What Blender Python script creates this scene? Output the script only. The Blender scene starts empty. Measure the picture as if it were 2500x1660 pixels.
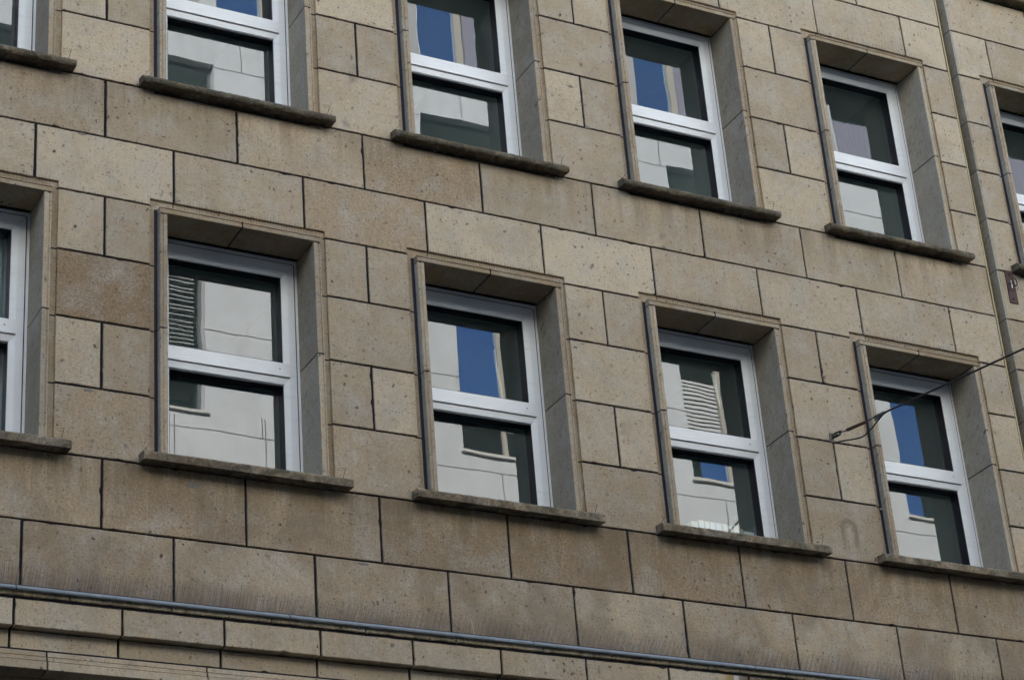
import bpy, bmesh, math, random
from mathutils import Vector, Matrix, noise
random.seed(7)
S = bpy.context.scene
col = S.collection
# ---------------------------------------------------------------- camera
cam_d = bpy.data.cameras.new("camera"); cam = bpy.data.objects.new("camera", cam_d); col.objects.link(cam)
cam_d.sensor_width = 36.0; cam_d.sensor_fit = 'HORIZONTAL'; cam_d.lens = 79.837
cam_d.clip_start = 0.1; cam_d.clip_end = 500
RX = Vector((0.88483329, -0.46005615, -0.07360969)); RY = Vector((0.154513, 0.43880997, -0.88519576)); RZ = Vector((0.43954042, 0.77187703, 0.45935833))
M = Matrix.Identity(4)
for i in range(3):
    M[i][0] = RX[i]; M[i][1] = -RY[i]; M[i][2] = -RZ[i]
CP = Vector((-4.29453471, -13.09579049, -5.8635155))
M.translation = CP
cam.matrix_world = M
S.camera = cam
# ---------------------------------------------------------------- sky, sun, exposure
SUN = Vector((-0.62, 1.0, 0.60)).normalized()      # towards the sun: behind the stone building
el = math.asin(SUN.z); az = math.atan2(SUN.x, SUN.y)
w = bpy.data.worlds.new("World"); S.world = w; w.use_nodes = True
nt = w.node_tree; bg = nt.nodes['Background']; sky = nt.nodes.new('ShaderNodeTexSky')
sky.sky_type = 'NISHITA'; sky.sun_disc = False; sky.sun_elevation = el; sky.sun_rotation = az % (2 * math.pi)
sky.air_density = 1.0; sky.dust_density = 0.3; sky.ozone_density = 2.5
nt.links.new(sky.outputs[0], bg.inputs[0]); bg.inputs[1].default_value = 0.115
sd = bpy.data.lights.new("sun", 'SUN'); sun = bpy.data.objects.new("sun", sd); col.objects.link(sun)
sd.energy = 4.8; sd.angle = math.radians(0.53); sd.color = (1.0, 0.95, 0.88)
sun.rotation_euler = (-SUN).to_track_quat('-Z', 'Y').to_euler()
S.view_settings.view_transform = 'Standard'; S.view_settings.look = 'None'
S.view_settings.exposure = 2.26; S.view_settings.gamma = 1.0; S.view_settings.use_curve_mapping = False
S.render.engine = 'CYCLES'
S.cycles.caustics_reflective = False; S.cycles.caustics_refractive = False
S.cycles.max_bounces = 8; S.cycles.transparent_max_bounces = 8; S.cycles.glossy_bounces = 5

# ---------------------------------------------------------------- node helpers
class N:
    def __init__(s, name):
        s.m = bpy.data.materials.new(name); s.m.use_nodes = True; s.t = s.m.node_tree
        s.p = s.t.nodes['Principled BSDF']; s.out = s.t.nodes['Material Output']
    def n(s, ty, **k):
        o = s.t.nodes.new(ty)
        for a, b in k.items(): setattr(o, a, b)
        return o
    def l(s, a, b): s.t.links.new(a, b)
    def obj(s):
        if not hasattr(s, '_o'): s._o = s.n('ShaderNodeTexCoord').outputs['Object']
        return s._o
    def mapped(s, sc):
        m = s.n('ShaderNodeMapping'); m.inputs['Scale'].default_value = sc; s.l(s.obj(), m.inputs[0]); return m.outputs[0]
    def noise(s, scale, detail=3, rough=0.55, vec=None, dist=0.0):
        o = s.n('ShaderNodeTexNoise'); o.inputs['Scale'].default_value = scale; o.inputs['Detail'].default_value = detail
        o.inputs['Roughness'].default_value = rough; o.inputs['Distortion'].default_value = dist
        s.l(vec or s.obj(), o.inputs['Vector']); return o.outputs['Fac']
    def ramp(s, v, a, b, c0=0.0, c1=1.0):
        o = s.n('ShaderNodeMapRange'); o.inputs[1].default_value = a; o.inputs[2].default_value = b
        o.inputs[3].default_value = c0; o.inputs[4].default_value = c1; s.l(v, o.inputs[0]); return o.outputs[0]
    def math(s, op, a, b=None):
        o = s.n('ShaderNodeMath', operation=op)
        for i, x in enumerate((a, b)):
            if x is None: continue
            if isinstance(x, (int, float)): o.inputs[i].default_value = x
            else: s.l(x, o.inputs[i])
        return o.outputs[0]
    def mix(s, f, a, b, mode='MIX'):
        o = s.n('ShaderNodeMix', data_type='RGBA', blend_type=mode)
        for i, x in ((0, f), (6, a), (7, b)):
            if isinstance(x, (int, float)): o.inputs[i].default_value = x
            elif isinstance(x, tuple): o.inputs[i].default_value = (*x, 1)
            else: s.l(x, o.inputs[i])
        return o.outputs[2]
    def attr(s, nm):
        o = s.n('ShaderNodeAttribute'); o.attribute_name = nm; return o.outputs['Fac']
    def spots(s, scale, rmin, rmax, frac, seed=0.0):
        """irregular small spots: mask 0..1; only a fraction of the cells carry one"""
        m = s.n('ShaderNodeMapping'); m.inputs['Location'].default_value = (seed, seed * 1.7, seed * .6)
        nn = s.n('ShaderNodeTexNoise'); nn.inputs['Scale'].default_value = scale * 2.2; s.l(s.obj(), nn.inputs['Vector'])
        va = s.n('ShaderNodeVectorMath', operation='SCALE'); va.inputs['Scale'].default_value = 0.55 / scale; s.l(nn.outputs['Color'], va.inputs[0])
        vb = s.n('ShaderNodeVectorMath', operation='ADD'); s.l(s.obj(), vb.inputs[0]); s.l(va.outputs[0], vb.inputs[1])
        q = s.n('ShaderNodeSeparateXYZ'); s.l(vb.outputs[0], q.inputs[0])
        cb = s.n('ShaderNodeCombineXYZ'); s.l(s.math('ADD', q.outputs[0], s.math('MULTIPLY', q.outputs[1], .37)), cb.inputs[0])
        s.l(s.math('ADD', q.outputs[2], s.math('MULTIPLY', q.outputs[1], .93)), cb.inputs[1]); s.l(cb.outputs[0], m.inputs[0])
        v = s.n('ShaderNodeTexVoronoi', voronoi_dimensions='2D'); v.inputs['Scale'].default_value = scale; s.l(m.outputs[0], v.inputs['Vector'])
        sep = s.n('ShaderNodeSeparateColor'); s.l(v.outputs['Color'], sep.inputs[0])
        r = s.ramp(sep.outputs[0], 0, 1, rmin * scale, rmax * scale)
        d = s.math('SUBTRACT', r, v.outputs['Distance'])
        k = s.ramp(d, 0.0, 0.10)
        on = s.math('LESS_THAN', sep.outputs[1], frac)
        return s.math('MULTIPLY', k, on), sep.outputs[2]
    def bump(s, h, strength=0.3, dist=0.004):
        b = s.n('ShaderNodeBump'); b.inputs['Strength'].default_value = strength; b.inputs['Distance'].default_value = dist
        s.l(h, b.inputs['Height']); s.l(b.outputs[0], s.p.inputs['Normal']); return b
    def set(s, **k):
        for a, b in k.items():
            i = s.p.inputs[a.replace('_', ' ')]
            if hasattr(b, 'links'): s.l(b, i)
            else: i.default_value = (*b, 1) if isinstance(b, tuple) else b
        return s.m

LIGHT = (0.482, 0.386, 0.270); BROWN = (0.308, 0.216, 0.132)
def make_stone(name, light=LIGHT, brown=BROWN, dirt=0.0, moss=0.0, stain=False, pit=1.0):
    a = N(name)
    tone = a.attr('tone'); rnd = a.attr('rnd')
    c = a.mix(tone, light, brown)
    # each block its own shade and a slight hue shift
    c = a.mix(0.9, c, a.mix(rnd, (0.80, 0.785, 0.765), (1.17, 1.18, 1.19)), 'MULTIPLY')
    # soft cloudy discolouration, warmer and greyer areas
    n1 = a.noise(1.7, 4, 0.6, dist=0.6)
    c = a.mix(a.ramp(n1, 0.44, 0.66, 0, 0.40), c, (0.275, 0.222, 0.160))
    n2 = a.noise(4.5, 4, 0.6)
    c = a.mix(a.ramp(n2, 0.45, 0.70, 0, 0.42), c, (0.45, 0.42, 0.37))
    n3 = a.noise(16, 4, 0.7)
    c = a.mix(0.6, c, a.mix(n3, (0.72, 0.72, 0.72), (1.28, 1.28, 1.28)), 'MULTIPLY')
    # tooled vertical streaks
    st = a.noise(1.0, 2, 0.5, a.mapped((85, 85, 3.0)))
    c = a.mix(0.35, c, a.mix(st, (0.78, 0.78, 0.78), (1.22, 1.22, 1.22)), 'MULTIPLY')
    # grain, strong on the brown granular blocks
    g = a.noise(120, 3, 0.8)
    gf = a.math('ADD', a.math('MULTIPLY', tone, 0.75), 0.30)
    c = a.mix(gf, c, a.mix(a.ramp(g, 0.28, 0.72), (0.62, 0.60, 0.58), (1.36, 1.36, 1.36)), 'MULTIPLY')
    g2 = a.noise(48, 3, 0.7)
    c = a.mix(a.math('MULTIPLY', gf, 0.8), c, a.mix(a.ramp(g2, 0.3, 0.7), (0.66, 0.65, 0.63), (1.36, 1.36, 1.36)), 'MULTIPLY')
    # pits and inclusions
    s1, r1 = a.spots(13, 0.002, 0.0150, 0.55 * pit, 3.1)
    dens = a.ramp(a.noise(2.6, 2, 0.5), 0.40, 0.62, 0.15, 1.0)
    c = a.mix(a.math('MULTIPLY', a.math('MULTIPLY', s1, 0.9), dens), c, (0.06, 0.048, 0.040))
    s2, r2 = a.spots(8, 0.004, 0.019, 0.30 * pit, 9.4)
    c = a.mix(a.math('MULTIPLY', s2, 0.68), c, a.mix(r2, (0.13, 0.10, 0.075), (0.22, 0.20, 0.19)))
    s3, r3 = a.spots(3.4, 0.008, 0.03, 0.20, 5.7)
    c = a.mix(a.math('MULTIPLY', s3, a.math('ADD', a.math('MULTIPLY', tone, 0.5), 0.12)), c, a.mix(r3, (0.17, 0.18, 0.17), (0.35, 0.37, 0.40)))
    s4, r4 = a.spots(38, 0.0015, 0.0070, 0.45, 1.9)
    c = a.mix(a.math('MULTIPLY', s4, 0.62), c, (0.10, 0.082, 0.065))
    s5, r5 = a.spots(19, 0.001, 0.005, 0.10, 12.9)
    c = a.mix(a.math('MULTIPLY', s5, 0.5), c, (0.60, 0.58, 0.54))
    if dirt:
        dn = a.noise(7, 5, 0.7, dist=1.0)
        c = a.mix(a.ramp(dn, 0.62 - dirt * 0.35, 0.80 - dirt * 0.25, 0, 0.9), c, (0.072, 0.062, 0.046))
        dn2 = a.noise(55, 4, 0.75)
        c = a.mix(0.8, c, a.mix(a.ramp(dn2, 0.3, 0.7), (0.55, 0.55, 0.52), (1.45, 1.42, 1.38)), 'MULTIPLY')
    if moss:
        mn = a.noise(11, 4, 0.7)
        c = a.mix(a.ramp(mn, 0.52, 0.68, 0, moss), c, (0.10, 0.10, 0.035))
    if name == 'cut_stone':
        q0 = a.n('ShaderNodeSeparateXYZ'); a.l(a.obj(), q0.inputs[0]); Z = q0.outputs[2]
        # run-off stains on the band under the lower sills, soot splashed up above the ledge, rusty tint
        run = a.noise(1.0, 4, .65, a.mapped((8.5, 8.5, 1.0)), dist=.35); cl = a.noise(2.2, 4, .6, dist=.8)
        k = a.math('MULTIPLY', a.ramp(Z, .05, .42), a.ramp(Z, .50, .52, 1, 0))
        c = a.mix(a.math('MULTIPLY', k, a.ramp(run, .36, .60, .05, .62)), c, (.150, .105, .058))
        k = a.math('MULTIPLY', a.ramp(Z, -.5, .5, .9, .9), a.ramp(Z, .5, .52, 1, 0))
        c = a.mix(a.math('MULTIPLY', k, a.ramp(cl, .48, .66, 0, .55)), c, (.195, .138, .082))
        k = a.ramp(Z, -.47, -.27, 1, 0)
        c = a.mix(a.math('MULTIPLY', k, a.ramp(run, .3, .6, .35, .75)), c, (.115, .085, .070))
        # same run-off, fainter, below the upper sills
        k = a.math('MULTIPLY', a.ramp(Z, 3.05, 3.42), a.ramp(Z, 3.48, 3.50, 1, 0))
        c = a.mix(a.math('MULTIPLY', k, a.ramp(run, .42, .62, .0, .55)), c, (.190, .142, .088))
        s6, r6 = a.spots(2.3, .012, .055, .10, 31.3)
        c = a.mix(a.math('MULTIPLY', s6, .6), c, a.mix(r6, (.16, .15, .13), (.24, .20, .17)))
        q = a.n('ShaderNodeSeparateXYZ'); a.l(a.obj(), q.inputs[0])
        wb = a.math('MULTIPLY', a.math('SUBTRACT', a.noise(25, 3, .6), .5), .03)
        px = a.math('ADD', a.math('SUBTRACT', q.outputs[0], 6.035), wb); pz = a.math('ADD', a.math('SUBTRACT', q.outputs[2], .775), wb)
        up = a.math('MAXIMUM', pz, 0.0)
        rr = a.math('SQRT', a.math('ADD', a.math('MULTIPLY', px, px), a.math('MULTIPLY', up, up)))
        k = a.ramp(a.math('ABSOLUTE', a.math('SUBTRACT', rr, .062)), .012, .026, 1, 0)
        k = a.math('MULTIPLY', k, a.ramp(pz, -.22, -.08))
        c = a.mix(a.math('MULTIPLY', k, .55), c, (.17, .135, .095))
        k = a.math('MULTIPLY', a.ramp(a.math('ABSOLUTE', px), .012, .03, 1, 0), a.math('MULTIPLY', a.ramp(pz, -.2, -.05), a.ramp(pz, -.01, .01, 1, 0)))
        c = a.mix(a.math('MULTIPLY', k, .4), c, (.50, .47, .40))
    if stain:
        xyz = a.n('ShaderNodeSeparateXYZ'); a.l(a.obj(), xyz.inputs[0])
        wob = a.math('MULTIPLY', a.math('SUBTRACT', a.noise(9, 3, 0.6), 0.5), 0.10)
        x = a.math('ADD', xyz.outputs[0], wob)
        def band(x0, x1, s): return a.math('MULTIPLY', a.ramp(x, x0, x0 + s), a.ramp(x, x1 - s, x1, 1, 0))
        blot = a.noise(6, 4, 0.7, a.mapped((1, 1, .5)))
        c = a.mix(a.math('MULTIPLY', band(4.72, 6.3, .05), a.ramp(blot, .35, .55, .5, .95)), c, (0.150, 0.105, 0.075))
        c = a.mix(a.math('MULTIPLY', band(4.60, 4.74, .04), 0.8), c, (0.30, 0.22, 0.07))
        c = a.mix(a.math('MULTIPLY', band(4.70, 4.77, .015), a.ramp(a.noise(30, 3, .7), .35, .5, 0, .85)), c, (0.55, 0.55, 0.54))
        c = a.mix(a.math('MULTIPLY', band(4.93, 5.10, .04), 0.75), c, (0.10, 0.115, 0.03))
    h = a.math('ADD', a.math('MULTIPLY', g, 0.6), a.math('MULTIPLY', n3, 0.8))
    h = a.math('SUBTRACT', h, a.math('MULTIPLY', s1, 0.9))
    h = a.math('SUBTRACT', h, a.math('MULTIPLY', s2, 0.7))
    a.bump(h, 0.75, 0.0022 if not dirt else 0.005)
    return a.set(Base_Color=c, Roughness=0.93, Specular_IOR_Level=0.2)
M_stone = make_stone('cut_stone')
M_surround = make_stone('surround_stone', light=(0.43, 0.342, 0.235), pit=0.8)
M_return = make_stone('shaded_return_stone', light=(0.375, 0.335, 0.265), brown=(.24, .21, .17), pit=0.8)  # cool side shade of the return faces painted in as a greyer stone copy
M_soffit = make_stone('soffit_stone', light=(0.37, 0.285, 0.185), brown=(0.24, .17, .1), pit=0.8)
M_sill = make_stone('weathered_sill_stone', light=(0.225, 0.172, 0.112), dirt=0.70, moss=0.2)
M_sill_old = make_stone('dark_weathered_sill_stone', light=(0.135, 0.112, 0.078), dirt=0.95, moss=0.35)
M_ledge = make_stone('ledge_stone', light=(0.36, 0.30, 0.205), dirt=0.42, moss=0.4)
M_course = make_stone('moulded_course_stone', light=(0.49, 0.388, 0.268), stain=True)

def simple(name, c, rough=0.6, metal=0.0, nz=0.0, scale=20, spec=0.5, bump=0.0):
    a = N(name)
    if nz:
        n = a.noise(scale, 4, 0.65)
        cc = a.mix(1.0, a.mix(0.0, c, c), a.mix(n, (1 - nz,) * 3, (1 + nz,) * 3), 'MULTIPLY')
        if bump: a.bump(n, 0.5, bump)
        return a.set(Base_Color=cc, Roughness=rough, Metallic=metal, Specular_IOR_Level=spec)
    return a.set(Base_Color=c, Roughness=rough, Metallic=metal, Specular_IOR_Level=spec)
M_mortar = simple('dark_mortar', (0.020, 0.017, 0.021), 0.95, nz=0.95, scale=7, spec=.2, bump=.004)
M_seal = simple('dark_joint_seal', (0.018, 0.019, 0.032), 0.7, nz=0.3, scale=40, spec=.3)
M_joint = simple('joint_line', (0.05, 0.042, 0.038), 0.95, nz=0.4, scale=60, spec=.2)
M_strip = simple('ochre_edge_sealant', (0.42, 0.34, 0.17), 0.8, nz=0.25, scale=14, spec=.3)
def m_pvc():
    a = N('white_window_plastic'); n = a.noise(3, 4, .6); s = a.noise(1, 3, .6, a.mapped((4, 4, 30)))
    c = a.mix(a.ramp(n, .35, .75, 0, .35), (0.88, 0.88, 0.87), (0.70, 0.70, 0.68))
    c = a.mix(a.ramp(s, .55, .75, 0, .22), c, (0.42, 0.41, 0.38))
    return a.set(Base_Color=c, Roughness=0.38)
M_pvc = m_pvc()
M_gasket = simple('black_gasket', (0.008, 0.009, 0.014), 0.5)
M_spacer = simple('reveal_reflection_spacer', (0.13, 0.15, 0.155), 0.6); M_spacer_top = simple('soffit_reflection_rebate', (0.55, 0.62, 0.58), 0.6)  # rebate faces tinted to imitate the mirrored reveal and soffit
M_groove = simple('grey_drip_groove', (0.25, 0.245, 0.24), 0.7, nz=.3, scale=30)
M_zinc = simple('zinc_flashing', (0.22, 0.24, 0.255), 0.55, 0.15, nz=0.45, scale=16, bump=.003)
M_spike = simple('thin_steel_wire', (0.05, 0.04, 0.038), 0.6, 0.2)
M_straw = simple('dry_straw', (0.55, 0.45, 0.22), 0.8)
M_inner = simple('dark_room_paint', (0.45, 0.52, 0.50), 0.9)
M_roof = simple('roof_felt', (0.09, 0.09, 0.09), 0.9, nz=.2, scale=3)
M_cable = simple('black_cable', (0.012, 0.012, 0.014), 0.5)
M_rustrod = simple('rusty_steel', (0.11, 0.058, 0.036), 0.8, 0.2, nz=0.5, scale=50, bump=.002)
M_rustplate = simple('rust_red_plate', (0.075, 0.036, 0.030), 0.75, 0.1, nz=0.5, scale=28, bump=.002)
M_insul = simple('grey_plastic_insulator', (0.09, 0.11, 0.12), 0.5)
def glass(name, refl, tint, wav, scale=1.4, rcol=(1, 1, 1), haze=0.0):
    a = N(name); a.t.nodes.remove(a.p)
    tr = a.n('ShaderNodeBsdfTransparent'); tr.inputs[0].default_value = (*tint, 1)
    gl = a.n('ShaderNodeBsdfGlossy'); gl.inputs['Roughness'].default_value = 0.0; gl.inputs['Color'].default_value = (*rcol, 1)
    b = a.n('ShaderNodeBump'); b.inputs['Strength'].default_value = 1.0; b.inputs['Distance'].default_value = wav
    h = a.noise(scale, 1.5, 0.5); a.l(h, b.inputs['Height']); a.l(b.outputs[0], gl.inputs['Normal'])
    mx = a.n('ShaderNodeMixShader'); mx.inputs[0].default_value = refl; a.l(tr.outputs[0], mx.inputs[1]); a.l(gl.outputs[0], mx.inputs[2])
    res = mx.outputs[0]
    if haze:                                   # pale green-grey haze put into the pane to lift its dark parts
        df = a.n('ShaderNodeBsdfDiffuse'); df.inputs[0].default_value = (.38, .47, .46, 1)
        m2 = a.n('ShaderNodeMixShader'); a.l(a.ramp(a.noise(3.5, 4, .65), .3, .7, haze * .7, haze * 1.4), m2.inputs[0])
        a.l(res, m2.inputs[1]); a.l(df.outputs[0], m2.inputs[2]); res = m2.outputs[0]
    a.l(res, a.out.inputs[0]); return a.m
M_glass = glass('window_glass', 0.102, (0.84, 0.90, 0.88), 0.00055, 1.6, haze=0.066)
M_far_dark = simple('dark_window_glass', (.015, .018, .02), .06)
M_glass_far = glass('coated_glass', 0.95, (0.2, 0.2, 0.2), 0.0006, rcol=(.42, .61, .90))

# ---------------------------------------------------------------- mesh builder
class MB:
    def __init__(s): s.v = []; s.f = []; s.tone = []; s.rnd = []; s.mi = []; s.t = 0.0; s.r = 0.5; s.m = 0
    def vert(s, p): s.v.append(tuple(p)); return len(s.v) - 1
    def face(s, idx): s.f.append(tuple(idx)); s.tone.append(s.t); s.rnd.append(s.r); s.mi.append(s.m)
    def box(s, x0, x1, y0, y1, z0, z1):
        b = len(s.v)
        for x in (x0, x1):
            for y in (y0, y1):
                for z in (z0, z1): s.v.append((x, y, z))
        for f in ((0, 1, 3, 2), (4, 6, 7, 5), (0, 4, 5, 1), (2, 3, 7, 6), (0, 2, 6, 4), (1, 5, 7, 3)):
            s.face([b + i for i in f])
    def quad(s, *p): s.face([s.vert(q) for q in p])
    def prism_x(s, x0, x1, prof, caps=True, n=1, jit=0.0, seed=0.0):
        """profile in (y,z), extruded along x with n segments; jit roughens the profile"""
        rings = []
        for i in range(n + 1):
            x = x0 + (x1 - x0) * i / n; ring = []
            for k, (y, z) in enumerate(prof):
                dy = dz = 0
                if jit:
                    q = Vector((x * 16 + seed, k * 3.7, seed)); dy = noise.noise(q) * jit * .5; dz = noise.noise(q + Vector((50, 0, 0))) * jit * .45
                    dy += noise.noise(q * 5) * jit * .6; dz += noise.noise(q * 5 + Vector((9, 9, 0))) * jit * .6
                ring.append(s.vert((x, y + dy, z + dz)))
            rings.append(ring)
        m = len(prof)
        for i in range(n):
            for k in range(m):
                s.face((rings[i][k], rings[i][(k + 1) % m], rings[i + 1][(k + 1) % m], rings[i + 1][k]))
        if caps: s.face(rings[0][::-1]); s.face(rings[-1])
    def prism_z(s, z0, z1, prof, mats={}):
        """profile in (x,y) extruded along z"""
        a = [s.vert((x, y, z0)) for x, y in prof]; b = [s.vert((x, y, z1)) for x, y in prof]; m = len(prof)
        m0 = s.m
        for k in range(m): s.m = mats.get(k, m0); s.face((a[k], a[(k + 1) % m], b[(k + 1) % m], b[k]))
        s.m = m0; s.face(a[::-1]); s.face(b)
    def tube(s, pts, r, n=6, r1=None):
        pts = [Vector(p) for p in pts]; rings = []; up = Vector((0.13, 0.21, 0.97))
        for i, p in enumerate(pts):
            d = (pts[min(i + 1, len(pts) - 1)] - pts[max(i - 1, 0)]).normalized()
            u = d.cross(up); u = (d.cross(Vector((1, 0, 0))) if u.length < .05 else u).normalized(); vv = d.cross(u)
            rr = r if r1 is None else r + (r1 - r) * i / max(1, len(pts) - 1)
            rings.append([s.vert(p + (u * math.cos(2 * math.pi * k / n) + vv * math.sin(2 * math.pi * k / n)) * rr) for k in range(n)])
        for i in range(len(pts) - 1):
            for k in range(n): s.face((rings[i][k], rings[i][(k + 1) % n], rings[i + 1][(k + 1) % n], rings[i + 1][k]))
        s.face(rings[0][::-1]); s.face(rings[-1])
    def build(s, name, mats, parent=None, smooth=False, loc=(0, 0, 0)):
        me = bpy.data.meshes.new(name)
        L = Vector(loc)
        me.from_pydata([tuple(Vector(v) - L) for v in s.v], [], s.f)
        for nm, arr in (('tone', s.tone), ('rnd', s.rnd)):
            at = me.attributes.new(nm, 'FLOAT', 'FACE'); at.data.foreach_set('value', arr)
        mats = mats if isinstance(mats, (list, tuple)) else [mats]
        for m in mats: me.materials.append(m)
        me.polygons.foreach_set('material_index', [min(i, len(mats) - 1) for i in s.mi])
        bm = bmesh.new(); bm.from_mesh(me); bmesh.ops.recalc_face_normals(bm, faces=bm.faces[:]); bm.to_mesh(me); bm.free()
        if smooth: me.polygons.foreach_set('use_smooth', [True] * len(me.polygons))
        o = bpy.data.objects.new(name, me); col.objects.link(o); o.location = L
        if parent: o.parent = parent
        return o
def tag(o, label=None, cat=None, group=None, kind=None):
    if label: o['label'] = label
    if cat: o['category'] = cat
    if group: o['group'] = group
    if kind: o['kind'] = kind
    return o
def empty(name, loc, label, cat, group=None):
    o = bpy.data.objects.new(name, None); col.objects.link(o); o.location = loc; o.empty_display_size = .2
    return tag(o, label, cat, group)
def child(mb, name, mats, parent, **k):          # parent empties sit at their base: keep world coordinates
    o = mb.build(name, mats, parent, **k)
    o.matrix_parent_inverse = Matrix.Translation(-parent_world(parent))
    return o
def parent_world(p):
    v = Vector(p.location)
    if p.parent: v = p.matrix_parent_inverse @ v; v = parent_world(p.parent) + v
    return v

# ---------------------------------------------------------------- layout of the stone front (metres, front plane y = 0)
ZL = [0.0, 0.4992, 1.0067, 1.5127, 2.0295, 2.508, 2.9988, 3.483, 4.006, 4.504, 5.022, 5.5331, 6.0232, 6.515]
XR = 7.962                       # right end of the main front; groove to 8.08
XW = [-1.0, 1.0, 3.0, 5.0, 7.012, 9.0, 11.0]
HC = 0.668                       # half width of the rebate round a window
ROWS = [dict(zb=ZL[1], cut=2.562, dz=0.0), dict(zb=ZL[7], cut=5.588, dz=3.03), dict(zb=ZL[13], cut=8.6, dz=6.04)]
building = empty('stone_building', (3, 0, -7.5), 'beige stone office building with rows of white framed windows', 'building')

def walk(poly, step, jit, seed):
    """subdivide the closed polygon and roughen it"""
    out = []; base = []
    n = len(poly)
    for i in range(n):
        a = Vector(poly[i]); b = Vector(poly[(i + 1) % n]); L = (b - a).length; k = max(1, int(L / step))
        for j in range(k):
            base.append(a + (b - a) * j / k)
    m = len(base)
    for i in range(m):
        t = (base[(i + 1) % m] - base[i - 1]).normalized(); nrm = Vector((-t.y, t.x))       # inward for CCW
        d = abs(noise.noise(Vector((base[i].x * 14 + seed, base[i].y * 14, seed)))) * jit * 2.6
        d += noise.noise(Vector((base[i].x * 45, base[i].y * 45 + seed, seed))) * jit
        if random.random() < 0.012: d += random.uniform(.004, .011)
        out.append((base[i], nrm, max(-0.001, d)))
    return out
def block(mb, poly, y=0.0, depth=0.03, step=0.035, jit=0.0016):
    seed = random.random() * 90
    w_ = walk(poly, step, jit, seed); dy = random.uniform(-.0012, .0012)
    o = [mb.vert((p.x + n.x * d, y + dy + 0.0035, p.y + n.y * d)) for p, n, d in w_]
    i_ = [mb.vert((p.x + n.x * (d + .0035), y + dy, p.y + n.y * (d + .0035))) for p, n, d in w_]
    b = [mb.vert((p.x + n.x * d, y + depth, p.y + n.y * d)) for p, n, d in w_]
    m = len(w_)
    for k in range(m):
        q = (k + 1) % m
        mb.face((i_[k], i_[q], o[q], o[k])); mb.face((o[k], o[q], b[q], b[k]))
    mb.face(i_)
def joint(x): return random.uniform(.013, .019) + (0.002 if x < 2 else (-.002 if x > 5.5 else 0))

wall = MB(); mort = MB()
def lay_course(z0, z1, xs, tones, cuts_top=(), cuts_bot=(), y=0.0, yd=0.03, hj=0.0060):
    """xs: joints; cuts_*: (x0,x1,z) rebates eating the block from above / below"""
    for i in range(len(xs) - 1):
        a, b = xs[i], xs[i + 1]
        ga = joint(a) / 2; gb = joint(b) / 2
        x0, x1 = a + ga, b - gb; zb, zt = z0 + hj, z1 - hj
        bot = []; cur = x0
        for (c0, c1, cz) in cuts_bot:
            c0_, c1_ = max(c0, x0), min(c1, x1)
            if c1_ - c0_ <= 0.01: continue
            if c0_ > cur + 1e-4: bot += [(cur, zb), (c0_, zb)] if cur != x0 or not bot else [(c0_, zb)]
            bot += [(c0_, cz), (c1_, cz)]; cur = c1_
        if cur < x1 - 1e-4: bot += [(cur, zb), (x1, zb)]
        top = []; cur = x1
        for (c0, c1, cz) in sorted(cuts_top, reverse=True):
            c0_, c1_ = max(c0, x0), min(c1, x1)
            if c1_ - c0_ <= 0.01: continue
            if c1_ < cur - 1e-4: top += [(cur, zt), (c1_, zt)]
            top += [(c1_, cz), (c0_, cz)]; cur = c0_
        if cur > x0 + 1e-4: top += [(cur, zt), (x0, zt)]
        poly = []
        for p in bot + top:
            if not poly or (abs(p[0] - poly[-1][0]) + abs(p[1] - poly[-1][1])) > 1e-4: poly.append(p)
        t = tones(0.5 * (a + b)) if callable(tones) else tones
        wall.t = t; wall.r = random.random()
        block(wall, poly, y, yd)
def mortar_rect(x0, x1, z0, z1, y=0.011): mort.quad((x0, y, z0), (x1, y, z0), (x1, y, z1), (x0, y, z1))

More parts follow.
